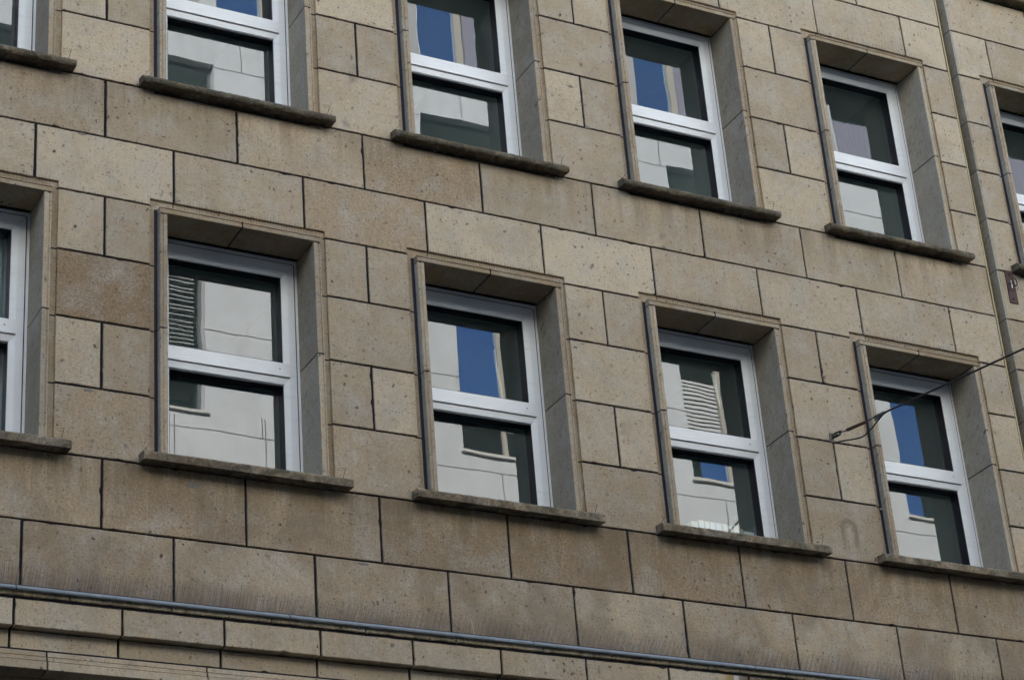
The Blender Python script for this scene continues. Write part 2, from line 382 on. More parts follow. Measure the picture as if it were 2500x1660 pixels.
def frange(a, b, s):
    r = []
    while a < b - .02: r.append(a); a += s
    return r
XL0 = -4.5
def clip(xs, lo, hi): return [lo] + [x for x in xs if lo + .12 < x < hi - .12] + [hi]
def tn(base, var=0.12, special={}):
    def f(x):
        for k, v in special.items():
            if abs(x - k) < .26: return v
        return min(1, max(0, base + random.uniform(-var, var)))
    return f
sections = [(XL0, XR), (8.086, 12.6)]
cutsN = lambda row, z: [(c - HC, c + HC, z) for c in XW if c < 12]
for (lo, hi) in sections:
    main = lo < 0
    # band below and above the lower line
    lay_course(-0.50, 0.0, clip([-3.53, -2.53, -1.53, -.525, .493, 1.496, 2.499, 3.497, 4.415, 5.381, 6.346, 7.314, 9.3, 10.3, 11.3], lo, hi), tn(.52, .13))
    lay_course(0.0, ZL[1], clip([-4, -3, -2, -1, 0, 1.005, 2.0, 3.0, 4.0, 4.97, 5.95, 6.95, 9, 10, 11], lo, hi), tn(.80, .12))
    mortar_rect(lo + .003, hi - .003, -.5, ZL[1])
    lay_course(ZL[5], ZL[6], clip([-3.5, -2.5, -1.5, -.5, .51, 1.51, 2.505, 3.5, 4.495, 5.5, 6.49, 7.45, 8.49, 9.5, 10.5, 11.5], lo, hi), tn(.16, .12, {2.0: .72}), cuts_bot=cutsN(0, 2.562))
    lay_course(ZL[6], ZL[7], clip([-4, -3, -2, -1, 0, 1, 2.01, 3.005, 4, 5.01, 6.0, 6.97, 9.0, 10, 11], lo, hi), tn(.2, .12, {-.5: .38, 2.5: .86, 1.5: .45, 7.4: .4}), cuts_top=cutsN(1, ZL[7] - .03))
    mortar_rect(lo + .003, hi - .003, 2.565, ZL[7] - .031)
    lay_course(ZL[11], ZL[12], clip([-3.5, -2.5, -1.5, -.5, .5, 1.5, 2.5, 3.5, 4.5, 5.5, 6.53, 7.5, 8.49, 9.5, 10.5, 11.5], lo, hi), tn(.12, .1), cuts_bot=cutsN(1, 5.588))
    lay_course(ZL[12], ZL[13], clip([-4, -3, -2, -1, 0, 1, 2, 3, 4, 5, 6.0, 7.03, 9.05, 10, 11], lo, hi), tn(.12, .1), cuts_top=cutsN(2, ZL[13] - .03) if not main else ())
    mortar_rect(lo + .003, hi - .003, 5.591, ZL[13] - .031)
    # piers between the windows
    edges = [lo]
    for c in XW:
        if lo < c < hi: edges += [c - HC, c + HC]
    edges.append(hi)
    piers = [(edges[i], edges[i + 1]) for i in range(0, len(edges), 2)]
    for (a, b) in piers:
        if b - a < .05: continue
        for base in (1, 7):
            for k in range(4):
                z0, z1 = ZL[base + k], ZL[base + k + 1]
                mid = 0.5 * (a + b) + random.uniform(-.01, .01)
                xs = [a, mid, b] if (k % 2 == 1 and b - a > .5) else [a, b]
                isP0 = abs(mid) < .3 and base == 1
                tt = {0: .62, 1: .30, 2: .97, 3: .22}[k] if isP0 else ((.38 if k == 0 else .2) if base == 1 else .12)
                # block edges at the rebates are clean: cancel the joint there
                for i in range(len(xs) - 1):
                    x0 = xs[i] + (joint(mid) / 2 if i > 0 or xs[i] in (lo,) else 0.0)
                    x1 = xs[i + 1] - (joint(mid) / 2 if i < len(xs) - 2 else 0.0)
                    wall.t = min(1, max(0, tt + random.uniform(-.08, .08))); wall.r = random.random()
                    zt = z1 - .0068; zb = z0 + .0068
                    block(wall, [(x0, zb), (x1, zb), (x1, zt), (x0, zt)], jit=.0014)
            mortar_rect(a + .003, b - .003, ZL[base], ZL[base + 4] + .06)
            # mortar beside the rebate tops
# plain upper storeys (above the picture)
for (lo, hi) in sections:
    z = ZL[13]
    k = 0
    while z < 17:
        edges = [lo]
        for c in XW:
            if lo < c < hi and lo > 0 and z < 8.5: edges += [c - HC, c + HC]
        edges.append(hi)
        for i in range(0, len(edges), 2):
            a, b = edges[i], edges[i + 1]
            lay_course(z, z + .5, clip([q + (.5 if k % 2 else 0) for q in range(-5, 13)], a, b), tn(.12, .1))
            mortar_rect(a + .003, b - .003, z, z + .5)
        z += .5; k += 1
child(wall, 'wall', M_stone, building)
child(mort, 'mortar', M_mortar, building)

# groove between the two wall sections, with ochre sealant on its left edge
g = MB(); g.t = .5
g.quad((XR, .0, -.5), (XR, .45, -.5), (XR, .45, 17), (XR, .0, 17))
g.quad((XR, .45, -.5), (8.1, .45, -.5), (8.1, .45, 17), (XR, .45, 17))
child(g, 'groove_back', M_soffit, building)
g = MB()
z = -.5; zl = ZL + [7, 7.5, 8, 8.5, 17]
prev = -.5
for zz in [q for q in zl if q > -.4]:
    g.t = .15 + random.random() * .2; g.r = random.random()
    g.box(8.078, 8.094, .0025, .45, prev + .004, zz - .004); prev = zz
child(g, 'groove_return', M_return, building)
g = MB(); g.box(8.081, 8.09, .006, .45, -.5, 17); child(g, 'groove_joint', M_mortar, building)
g = MB(); z = -.5
while z < 17:
    z1 = z + .25; q = noise.noise(Vector((0, 0, z * 1.3))) * .003
    g.box(XR + .0005, XR + .015 + q, -.001, .02, z, z1 + .0001); z = z1
child(g, 'edge_strip', M_strip, building)

# ---------------------------------------------------------------- windows
def surround(c, row, simple_=False):
    R_ = ROWS[row]; dz = R_['dz']; zb = R_['zb']; zc = R_['cut']; zs = 2.437 + dz; zt = zc - .073
    zj = ZL[3] + .012 if row == 0 else (ZL[9] + .012 if row == 1 else ZL[3] + 6.04)
    m = MB(); m.t = random.uniform(.1, .3); m.r = random.random()
    def jamb(sg, z0, z1):
        pts = [(.557, .285), (.557, -.043), (.559, -.046), (.584, -.046), (.588, -.039), (.597, -.039), (.600, -.045), (.607, -.044), (.611, -.038), (.611, .04), (.62, .285)]
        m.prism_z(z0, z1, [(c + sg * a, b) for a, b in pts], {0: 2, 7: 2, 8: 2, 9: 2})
    tj = random.uniform(.1, .3)
    for sg in (-1, 1):
        for z0, z1 in ((zb + .012, zj - .0055), (zj + .0055, zs - .009)):
            m.t = tj + random.uniform(-.08, .1); m.r = random.random(); jamb(sg, z0, z1)
    # head, in two stones
    prof = [(.285, zs), (-.043, zs), (-.046, zs + .003), (-.046, zs + .028), (-.039, zs + .032), (-.039, zs + .040), (-.045, zs + .043), (-.043, zt - .003), (-.036, zt), (.04, zt), (.285, zt + .01)]
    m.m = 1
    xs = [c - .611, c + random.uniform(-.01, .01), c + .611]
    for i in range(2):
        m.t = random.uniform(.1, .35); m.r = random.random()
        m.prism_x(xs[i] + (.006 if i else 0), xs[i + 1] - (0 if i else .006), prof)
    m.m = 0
    # the rebate bed round the frame, broken at the course lines
    lines = [z for z in ZL if zb + .1 < z < zc]
    zz = [zb - .028] + lines + [zc + .012]
    for sg in (-1, 1):
        for i in range(len(zz) - 1):
            m.t = random.uniform(.3, .55); m.r = random.random() * .6
            a, b = c + sg * (.632 if sg < 0 else .6), c + sg * (HC + .01)
            m.box(min(a, b), max(a, b), .017, .04, zz[i] + (.006 if i else 0), zz[i + 1] - .006)
    for i in range(2):
        m.t = random.uniform(.3, .5); m.r = random.random() * .6
        xq = c - .24 + (i) * .0
        x0, x1 = (c - .658, c - .497 if row == 0 else c - .5) if i == 0 else (c - .49, c + .658)
        m.box(x0, x1, .018, .04, zt + .001, zc + .012)
    m.box(c - HC - .01, c + HC + .01, .02, .045, zb - .034, zb - .012)
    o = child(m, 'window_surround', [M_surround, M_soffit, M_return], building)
    # dark pointing: joints of the stones and the sealed gap left of the frame
    q = MB()
    q.box(c - HC - .012, c + HC + .012, .0265, .046, zb, zs + .02)if False else None
    for sg in (-1, 1):
        a, b = c + sg * .603, c + sg * (HC + .012)
        q.box(min(a, b), max(a, b), .0245, .042, zb - .02, zc + .01)
        a, b = c + sg * .5595, c + sg * .609
        q.box(min(a, b), max(a, b), -.041, .28, zj - .0065, zj + .0065)
        q.box(min(a, b), max(a, b), -.041, .28, zs - .010, zs + .006)
    q.box(c - .55, c + .55, .25, .284, zs - .0, zs + .004)
    q.box(xs[1] - .0065, xs[1] + .0065, -.041, .28, zs + .0025, zt - .003)
    q.box(c - .66, c + .66, .0245, .042, zt, zc + .01)
    q.m = 1
    q.box(c - .634, c - .6095, .012, .03, zb - .01, zt - .01)
    joints = child(q, 'pointing', [M_mortar, M_seal], o)
    return o

def window(c, row):
    R_ = ROWS[row]; dz = R_['dz']; zs = 2.437 + dz; zb = R_['zb'] + .05
    thick = row == 0
    off = (R_['zb'] - ZL[1])
    f = MB()                                      # outer frame, thin strip against the reveals
    yo = .283; d = .07
    zo = zs - (.030 if thick else .014)
    f.box(c - .557, c - .535, yo, yo + d, zb, zs); f.box(c + .538, c + .557, yo, yo + d, zb, zs)
    f.box(c - .535, c + .538, yo, yo + d, zo, zs - .001); f.box(c - .535, c + .538, yo, yo + d, zb - .03, zb + .03)
    o = child(f, 'window', M_pvc, building)
    # sash with a bevel towards the glass
    s = MB(); xo = .528; xi = .430; zt = zo - .009; gt = (2.282 if thick else 2.318) + dz
    t1 = 1.583 + off; t0 = 1.405 + off; tg = 1.466 + off; gb = .665 + off
    ys = .276; yb = .292; yg = .372
    def ring(x0, x1, z0, z1, y):
        return [(x0, y, z0), (x1, y, z0), (x1, y, z1), (x0, y, z1)]
    def frame(a, b, ca, cb):
        A = [s.vert(p) for p in a]; B = [s.vert(p) for p in b]
        for k in range(4): s.face((A[k], A[(k + 1) % 4], B[(k + 1) % 4], B[k]))
    # flat stiles and rails
    s.box(c - xo, c - xi - .045, ys, ys + .06, zb + .035, zt)
    s.box(c + xi + .045, c + xo, ys, ys + .06, zb + .035, zt)
    s.box(c - xi - .0449, c + xi + .0449, ys, ys + .06, gt + .045, zt)
    s.box(c - xi - .0449, c + xi + .0449, ys, ys + .06, zb + .035, gb - .04)
    # transom face
    s.box(c - xi - .0449, c + xi + .0449, ys - .010, ys + .06, tg, t1 - .012)
    # bevelled glazing beads
    for (z0, z1, bt, bb) in ((t1, gt, .045, .012), (gb, t0, tg - t0 - .009, .04)):
        O = ring(c - xi - .045, c + xi + .045, z0 - bb, z1 + bt, ys + .001); O2 = ring(c - xi - .007, c + xi + .007, z0 - .004, z1 + .005, ys + .008); I = ring(c - xi, c + xi, z0, z1, ys + .014); 
        frame(O, O2, 0, 0); frame(O2, I, 0, 0)
        frame(ring(c - xi - .045, c + xi + .045, z0 - bb, z1 + bt, ys + .05), O, 0, 0)
    child(s, 'sash_frame', M_pvc, o)
    gk = MB()                                     # gaskets, drip groove, dark gap round the sash
    for (z0, z1) in ((t1, gt), (gb, t0)):
        r_ = .004
        gk.m = 2
        gk.box(c - xi - .02, c - xi, ys + .02, yg + .02, z0 - .02, z1 + .02); gk.box(c + xi, c + xi + .02, ys + .02, yg + .02, z0 - .02, z1 + .02)
        gk.m = 3
        gk.box(c - xi, c + xi, ys + .02, yg + .02, z1, z1 + .02); gk.box(c - xi, c + xi, ys + .02, yg + .02, z0 - .02, z0)
        gk.m = 0
        gk.box(c - xi, c - xi + r_, ys + .016, yg + .004, z0 + .0005, z1 - .0005); gk.box(c + xi - r_, c + xi - .0005, ys + .016, yg + .004, z0 + .0005, z1 - .0005)
        gk.box(c - xi + r_, c + xi - r_, ys + .016, yg + .004, z1 - r_ - (.006 if z1 < t1 else 0), z1 - .0006); gk.box(c - xi + r_, c + xi - r_, ys + .016, yg + .004, z0 + .0005, z0 + .006)
    gk.box(c + xo + .0005, c + xo + .0095, ys + .0055, ys + .05, zb + .03, zt + .004)
    gk.box(c - xo - .0068, c - xo - .0004, ys + .0055, ys + .05, zb + .03, zt + .004)
    gk.box(c - xo, c + xo, ys + .0055, ys + .05, zt + .0005, zt + .0085)
    gk.m = 1
    gk.box(c - xi - .044, c + xi + .044, ys - .001, ys + .02, tg - .0085, tg - .0005)
    # mitre lines
    def line(x0, z0, x1, z1, y):
        dx, dz_ = x1 - x0, z1 - z0; L = math.hypot(dx, dz_); nx, nz = -dz_ / L * .0009, dx / L * .0009
        gk.quad((x0 + nx, y, z0 + nz), (x1 + nx, y, z1 + nz), (x1 - nx, y, z1 - nz), (x0 - nx, y, z0 - nz))
    for sg in (-1, 1):
        line(c + sg * (xi + .046), gt + .046, c + sg * xo, zt - .001, ys - .0008)
    if row == 0:
        n_ = 8; X0, Z0 = c + .395, t1 - .062
        gk.m = 0; gk.face([gk.vert((X0 + .0055 * math.cos(a * 6.283 / n_), ys - .0112, Z0 + .0055 * math.sin(a * 6.283 / n_))) for a in range(n_)])
    child(gk, 'gasket', [M_gasket, M_groove, M_spacer, M_spacer_top], o)
    for (z0, z1) in ((t1, gt), (gb, t0)):
        p = MB()
        a_ = random.uniform(-1, 1) * .0006; b_ = random.uniform(-1, 1) * .0006     # glass never sits dead flat
        p.quad((c - xi, yg - a_ - b_, z0), (c + xi, yg + a_ - b_, z0), (c + xi, yg + a_ + b_, z1), (c - xi, yg - a_ + b_, z1))
        child(p, 'pane', M_glass, o)
    return o

def sill(c, row):
    R_ = ROWS[row]; z = R_['zb']; m = MB(); sd = random.random() * 50
    rough = .0028 if row == 0 else .0058
    if row == 0: prof = [(.285, z + .004), (-.03, z + .001), (-.098, z - .006), (-.102, z - .004), (-.103, z + .044), (-.094, z + .058), (.0, z + .068), (.285, z + .075)]
    else: prof = [(.285, z + .002), (-.03, z - .001), (-.092, z - .006), (-.102, z + .004), (-.106, z + .022), (-.098, z + .044), (-.078, z + .058), (.0, z + .068), (.285, z + .075)]
    m.t = random.uniform(0, .5); m.r = random.random()
    if row == 0:
        xm = c + random.uniform(-.02, .03)
        m.prism_x(c - .748, xm - .001, prof, n=60, jit=rough, seed=sd); m.r = random.random(); m.t = random.uniform(0, .5)
        m.prism_x(xm + .001, c + .762, [(a, b - .0015) for a, b in prof], n=44, jit=rough, seed=sd + 7)
    else: m.prism_x(c - .752, c + .752, prof, n=90, jit=rough, seed=sd)
    return child(m, 'window_sill', M_sill if row == 0 else M_sill_old, building)
WIN = [(c, 0) for c in XW[:6]] + [(c, 1) for c in XW[:6]] + [(9.0, 2)]
for c, r in WIN + [(11.0, 0), (11.0, 1)]:
    surround(c, r); window(c, r); sill(c, r)

# ---------------------------------------------------------------- string course, flashing and mouldings under it
XE = XR
m = MB()
xs = [XL0] + [.432 - .675 * k for k in range(6, -1, -1)] + [1.116, 1.789, 2.461, 3.131, 3.805, 4.48, 5.155, 5.83, 6.505, 7.18, 12.6]
xs = [x for x in xs if x >= XL0]; xs[0] = XL0
for i in range(len(xs) - 1):
    m.t = random.random() * .4; m.r = random.random()
    m.prism_x(xs[i] + .004, xs[i + 1] - .004, [(.03, -.566), (-.124, -.571), (-.129, -.566), (-.131, -.535), (-.119, -.52), (.03, -.478)], n=20, jit=.003, seed=i)
child(m, 'string_course', M_ledge, building)
fx = [XL0, -2.42, -.59, 1.238, 3.049, 4.875, 6.70, 12.6]
for i in range(len(fx) - 1):
    m = MB(); r = .0125; cy, cz = -.142, -.5285
    prof = [(.012, -.462), (-.13, -.505)] + [(cy + math.cos(a) * -r * .95, cz + math.sin(a) * r) for a in [math.radians(q) for q in (75, 50, 25, 0, -25, -50, -75, -100)]] + [(-.128, -.540), (-.122, -.522), (.012, -.470)]
    m.prism_x(fx[i] + .004, fx[i + 1] - .004, prof, n=50, jit=.0016, seed=i * 3)
    child(m, 'flashing', M_zinc, building, smooth=False)
m = MB(); m.box(XL0, 12.6, -.114, .03, -.592, -.566); m.box(XL0, 12.6, -.10, .03, -.585, -.50)
m.box(XL0, 12.6, -.104, .02, -.750, -.59); m.box(XL0, 12.6, -.043, .03, -.90, -.7665); m.box(XL0, 12.6, -.068, .04, -1.020, -.9045); m.box(XL0, 12.6, -.0615, .04, -.9044, -.888)
child(m, 'course_pointing', M_mortar, building)
m = MB()
xs = [-4.5] + [-.59 - .68 * k for k in range(5, 0, -1)] + [-.593, .106, .791, 1.464, 2.137, 2.804, 3.474, 4.149, 4.83, 5.51, 6.19, 6.87, 7.55, 8.2, 8.9, 9.6, 12.6]
for i in range(len(xs) - 1):
    m.t = random.uniform(0, .25); m.r = random.random()
    block(m, [(xs[i] + .008, -.764), (xs[i + 1] - .008, -.764), (xs[i + 1] - .008, -.589), (xs[i] + .008, -.589)], -.120, .13, jit=.0018)
for i in range(len(xs) - 1):
    m.t = random.uniform(0, .22); m.r = random.random()
    block(m, [(xs[i] + .001, -.892), (xs[i + 1] - .014, -.892), (xs[i + 1] - .014, -.772), (xs[i] + .001, -.772)], -.060, .08, jit=.0018)
child(m, 'moulded_course', M_course, building)
m = MB()
xs = [-4.5, -3.51, -2.46, -1.41, -.367, .682, 1.73, 2.78, 3.83, 4.88, 5.93, 6.98, 8.03, 9.08, 12.6]
for i in range(len(xs) - 1):
    m.t = random.uniform(0, .25); m.r = random.random()
    m.prism_x(xs[i] + .006, xs[i + 1] - .006, [(.05, -.9055), (-.078, -.9055), (-.080, -.908), (-.080, -.934), (-.074, -.936), (-.074, -.941), (-.089, -.942), (-.089, -.966), (-.084, -.968), (-.084, -.972), (-.100, -.974), (-.103, -1.026), (-.100, -1.029), (.05, -1.029)], n=1)
child(m, 'lintel_moulding', M_course, building)
# shop storey below
for i, x in enumerate(frange(-4.5, 12.5, 4.25)):
    m = MB()
    for k in range(12):
        m.t = random.uniform(.2, .5); m.r = random.random()
        m.box(x, x + .7, .05, .5, -7.5 + k * .54, -7.5 + k * .54 + .53)
    child(m, 'shop_pier', M_stone, building)
m = MB(); m.box(-4.5, 12.6, .42, .44, -7.1, -1.10); child(m, 'shop_window', simple('dark_shop_glass', (.012, .014, .016), .08), building)
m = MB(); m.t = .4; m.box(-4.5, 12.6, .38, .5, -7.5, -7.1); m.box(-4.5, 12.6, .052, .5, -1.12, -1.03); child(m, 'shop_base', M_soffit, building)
# body of the building: roof, sides, back, floors and rooms behind the glass
m = MB()
m.box(-4.5, 12.6, -.02, 11.9, 17.0, 17.9); m.box(-4.6, -4.5, .0, 12, -7.5, 17.4); m.box(12.6, 12.7, .0, 12, -7.5, 17.4); m.box(-4.5, 12.6, 11.9, 12, -7.5, 17.0)
child(m, 'roof', M_roof, building)
m = MB()
for z in (-1.0, 2.9, 5.95, 9.0): m.box(-4.5, 12.6, .36, 11.9, z, z + .18)
m.box(-4.5, 12.6, 3.6, 3.7, -7.5, 17)
for x in (-2, 0, 2, 4, 6, 8.05, 10): m.box(x - .05, x + .05, .46, 3.6, -1, 9.1)
# lining panels between the windows, just behind the outer leaf
for (a, b) in [(-4.5, -1.6), (-.4, .4), (1.6, 2.4), (3.6, 4.4), (5.6, 6.41), (7.61, 7.95), (8.11, 8.4), (9.6, 10.4), (11.6, 12.6)]: m.box(a, b, .31, .35, -1, 17)
for (z0, z1) in ((-1, .55), (2.45, 3.53), (5.48, 6.55), (8.5, 17)): m.box(-4.5, 7.95, .352, .36, z0, z1); m.box(8.11, 12.6, .352, .36, z0, z1)
m.box(-4.5, 7.95, .352, .36, 6.5, 8.6); m.box(9.7, 12.6, .352, .36, 6.5, 8.6)
child(m, 'room_lining', M_inner, building)

# ---------------------------------------------------------------- bird spikes
def in_word(c): return {-1.0: 'at the left edge', 1.0: 'second from left', 3.0: 'third from left', 5.0: 'fourth from left', 7.012: 'left of the groove', 9.0: 'right of the groove', 11.0: 'far right'}[c]
def spikes(x0, x1, y, z, h, sp, name_label, group, lean=.0, rows=1, r=.0011, par=None):
    m = MB(); x = x0
    while x < x1:
        for k in range(rows):
            yy = y - k * .022; hh = h * random.uniform(.75, 1.1); q = random.uniform(-.2, .2)
            xx = x + random.uniform(-.003, .003) + k * sp * .5
            m.tube([(xx, yy, z), (xx + lean * hh + q * .02, yy + random.uniform(-.01, .012), z + hh)], r, 3, r * .7)
        x += sp * random.uniform(.85, 1.15)
    m.box(x0, x1, y - .022 * (rows - 1) - .006, y + .006, z - .002, z + .004)
    o = m.build('bird_spike_strip', M_spike, loc=(0.5 * (x0 + x1), y, z))
    return tag(o, name_label, 'bird spikes', group)
for c, r in WIN:
    if r == 2 or (r == 1 and c < 4) : continue
    zt = ROWS[r]['cut'] - .073
    spikes(c - .5, c + .6, -.016, zt + .002, .115, .022, 'fine bird spikes on the head of the %s window %s' % ({0: 'lower', 1: 'upper'}[r], in_word(c)), 'bird spikes on the window heads', r=.0008)
names = ['far left end', 'first joint from the left', 'second window from the left', 'brown stones left of the middle', 'middle window', 'rust stained stones', 'lower right corner']
for i in range(1, len(fx) - 1):
    a, b = fx[i] + .01, min(fx[i + 1] - .01, 8.4)
    spikes(a, b, -.075, -.492, .150, .046, ['thin bird spikes on the zinc ledge at the left edge of the photo', 'thin bird spikes on the zinc ledge below the second lower window from left', 'leaning bird spikes on the zinc ledge below the third lower window from left', 'bird spikes on the zinc ledge below the window with books', 'bird spikes on the zinc ledge below the window crossed by the cable', 'bird spikes on the zinc ledge at the lower right corner'][i - 1], 'bird spikes along the zinc ledge', lean=[.05, .18, .3, .45, .4, .2][i - 1], rows=2, r=.0012)
for c, r in WIN:
    if r == 2: continue
    z = ROWS[r]['zb'] + .066
    m = MB(); y = -.05
    x = c + .705
    m.tube([(x, y, z), (x + .012, y - .03, z + .075)], .0018, 4)
    for k, h in enumerate((.075, .058)): m.tube([(x + .012 - k * .003, y - .03 + k * .006, z + h), (x - .042, y - .01, z + h + .003)], .0012, 4)
    x = c - .715
    m.tube([(x - .02, y + .01, z), (x + .022, y - .015, z + .062)], .0016, 4)
    m.box(c - .74, c + .72, y + .004, y + .012, z - .006, z + .001)
    o = m.build('sill_spike_wire', M_spike, loc=(c, y, z))
    tag(o, 'thin forked spike wire on the sill of the %s window %s' % ({0: 'lower', 1: 'upper'}[r], in_word(c)), 'bird spikes', 'spike wires on the window sills')
# two dry stalks caught in the ledge spikes
for (x, dx, h, lb) in ((2.62, -.02, .10, 'short dry straw stalk standing in the ledge spikes'), (3.83, -.06, .085, 'slanting dry straw stalk right of the ledge middle')):
    m = MB(); m.tube([(x, -.10, -.50), (x + dx * .5, -.105, -.50 + h * .5), (x + dx, -.10, -.50 + h + .02)], .0022, 4)
    tag(m.build('straw_stalk', M_straw, loc=(x, -.1, -.5)), lb, 'straw', 'straws in the ledge spikes')

# ---------------------------------------------------------------- span cable with its anchor
A = Vector((6.0, -.012, 1.555)); B = Vector((6.30, -2.0, 1.415)); far = A + (B - A) * (15.98 / 1.988)
def on(t, dx=0, dz=0): p = A + (B - A) * t; return (p.x + dx, p.y, p.z + dz)
cab = empty('span_cable', A, 'black cable strained from the pier wall across the street, with rusty turnbuckle', 'cable')
m = MB(); m.box(A.x - .02, A.x + .012, -.012, .0, A.z - .05, A.z + .03); m.tube([(A.x, .0, A.z), on(.03)], .009, 8)
child(m, 'anchor_bolt', simple('stained_anchor_mortar', (.17, .145, .115), .9, nz=.3), cab)
m = MB()
for s_ in (-1, 1): m.tube([on(.0, dz=.008 * s_ - .002), on(.018, dz=.017 * s_), on(.036, dz=.014 * s_), on(.046, dz=.006 * s_)], .0075, 6)
m.tube([on(.042, dz=-.018), on(.046, dz=.020)], .008, 6); m.tube([on(.0, dz=-.022), on(.002, dz=.018)], .009, 6); m.tube([on(.022, dz=-.016), on(.024, dz=.016)], .006, 6)
child(m, 'shackle', M_cable, cab)
m = MB(); m.tube([on(.044), on(.056, dz=.003), on(.068, dz=-.004), on(.083)], .0055, 6); m.tube([on(.19), on(.215, dz=-.004), on(.24, dz=.008)], .0045, 6)
m.tube([on(.046, dz=.008), on(.060, dz=.022)], .002, 4)
m.m = 1
m.tube([on(.081, dz=-.002), on(.083, dz=-.002)], .011, 8); m.tube([on(.083, dz=-.002), on(.189, dz=-.006)], .0145, 8, .0125); m.tube([on(.189, dz=-.006), on(.194, dz=-.006)], .010, 8)
child(m, 'turnbuckle', [M_cable, M_rustrod], cab)
m = MB(); m.tube([on(.234), on(.240), on(.275), on(.286)], .0135, 8); m.tube([on(.236, dz=-.030), on(.262, dz=-.010)], .007, 6)
child(m, 'insulator', M_insul, cab)
m = MB(); m.tube([on(.28), on(.6), on(1), tuple(A + (far - A) * .5 + Vector((0, 0, -.01))), tuple(far)], .0080, 8)
child(m, 'cable', M_cable, cab)
m = MB()
P = [on(.0055,0,-.0613), on(.0609,0,-.0788), on(.1227,0,-.1060), on(.1621,0,-.1125), on(.2046,0,-.0865), on(.24,0,-.0495), on(.2753,0,-.0146), on(.3002,0,-.003), on(.36,0,.002)]
def smooth(P, k=4):
    P = [Vector(p) for p in P]; out = []
    for i in range(len(P) - 1):
        p0 = P[max(0, i - 1)]; p1 = P[i]; p2 = P[i + 1]; p3 = P[min(len(P) - 1, i + 2)]
        for j in range(k):
            t = j / k; out.append(.5 * ((2 * p1) + (p2 - p0) * t + (2 * p0 - 5 * p1 + 4 * p2 - p3) * t * t + (3 * p1 - p0 - 3 * p2 + p3) * t ** 3))
    return out + [P[-1]]
m.tube(smooth(P), .0062, 6)
child(m, 'slack_wire', M_cable, cab)
# rusty anchor plate right of the groove
pl = empty('anchor_plate', (8.2, 0, 3.33), 'narrow rust red steel plate with a ring, bolted right of the wall groove', 'anchor plate')
m = MB(); m.box(8.157, 8.245, -.010, .0, 3.168, 3.488)
for z in (3.45, 3.21): m.tube([(8.2, -.010, z), (8.2, -.018, z)], .010, 8)
child(m, 'plate', M_rustplate, pl)
m = MB(); ctr = Vector((8.21, -.045, 3.355))
m.tube([ctr + Vector((math.cos(a) * .028, -abs(math.sin(a * .5)) * .01, math.sin(a) * .038)) for a in [i * math.pi / 8 for i in range(17)]], .0055, 6)
m.tube([(8.195, -.01, 3.36), (8.195, -.045, 3.36)], .008, 6)
child(m, 'ring', simple('dark_iron', (.03, .02, .02), .6, .3), pl)
m = MB(); m.tube([(8.188, -.03, 3.375), (8.186, -.032, 3.30)], .005, 6); child(m, 'hook', simple('bare_zinc', (.6, .6, .62), .4, .6), pl)

# ---------------------------------------------------------------- books inside the fourth lower window
def paper(c, nm): return simple(nm, c, .8, nz=.06, scale=60)
sill_in = MB(); sill_in.box(4.47, 5.55, .42, .62, .60, .64); so = child(sill_in, 'inner_sill', M_pvc, building)
bk = [(4.822, 4.884, .824, (.80, .78, .68), 'cream paper block first from left, a gap to the jamb beside it'),
      (4.892, 4.940, .840, (.83, .82, .76), 'tallest white book second from left'),
      (4.945, 4.988, .837, (.82, .80, .76), 'white book third from left'),
      (4.994, 5.038, .835, (.83, .83, .82), 'white book fourth from left'),
      (5.044, 5.099, .835, (.78, .82, .88), 'bluish white book, widest of the white ones'),
      (5.106, 5.153, .836, (.80, .79, .68), 'yellowish white book behind the foot of the pen'),
      (5.172, 5.203, .836, (.80, .70, .68), 'thin pinkish book just right of the pen'),
      (5.208, 5.256, .838, (.80, .77, .62), 'cream book leaning on the red cover'),
      (5.258, 5.268, .850, (.45, .06, .03), 'thin red book cover at the end of the row'),
      (5.270, 5.300, .812, (.42, .41, .38), 'low grey book right of the red cover'),
      (5.405, 5.452, .842, (.42, .45, .52), 'blue grey folder nearest the right edge of the glass')]
for (x0, x1, zt, c, lb) in bk:
    x0 += .025; x1 += .025; zt += .03
    b = empty('book', (0.5 * (x0 + x1), .40, .64), lb + ', behind the glass', 'book', 'books standing behind the glass')
    cv = MB(); cv.box(x0, x0 + .0025, .405, .52, .64, zt + .002); cv.box(x1 - .0025, x1, .405, .52, .64, zt + .002); cv.box(x0 + .0025, x1 - .0025, .516, .52, .64, zt)
    child(cv, 'cover', paper(tuple(q * .8 for q in c), 'book_cover'), b)
    pg = MB(); pg.box(x0 + .0026, x1 - .0026, .409, .5155, .641, zt); child(pg, 'pages', paper(c, 'book_pages'), b)
m = MB(); m.box(5.33, 5.425, .41, .50, .64, .827); tag(m.build('paper_stack', paper((.8, .8, .74), 'stacked_paper'), loc=(5.35, .42, .64)), 'low flat stack of white paper before the blue grey folder behind the glass', 'paper')
m = MB(); m.tube([(5.155, .402, .79), (5.19, .402, .845)], .007, 6); m.m = 1; m.tube([(5.19, .402, .845), (5.273, .402, .942)], .007, 6, .005)
tag(m.build('pen', [paper((.7, .7, .55), 'pale_grip'), simple('dark_grey_plastic', (.05, .055, .06), .5)], loc=(5.18, .352, .76)), 'dark grey pen with pale tip leaning over the books behind the glass', 'pen')

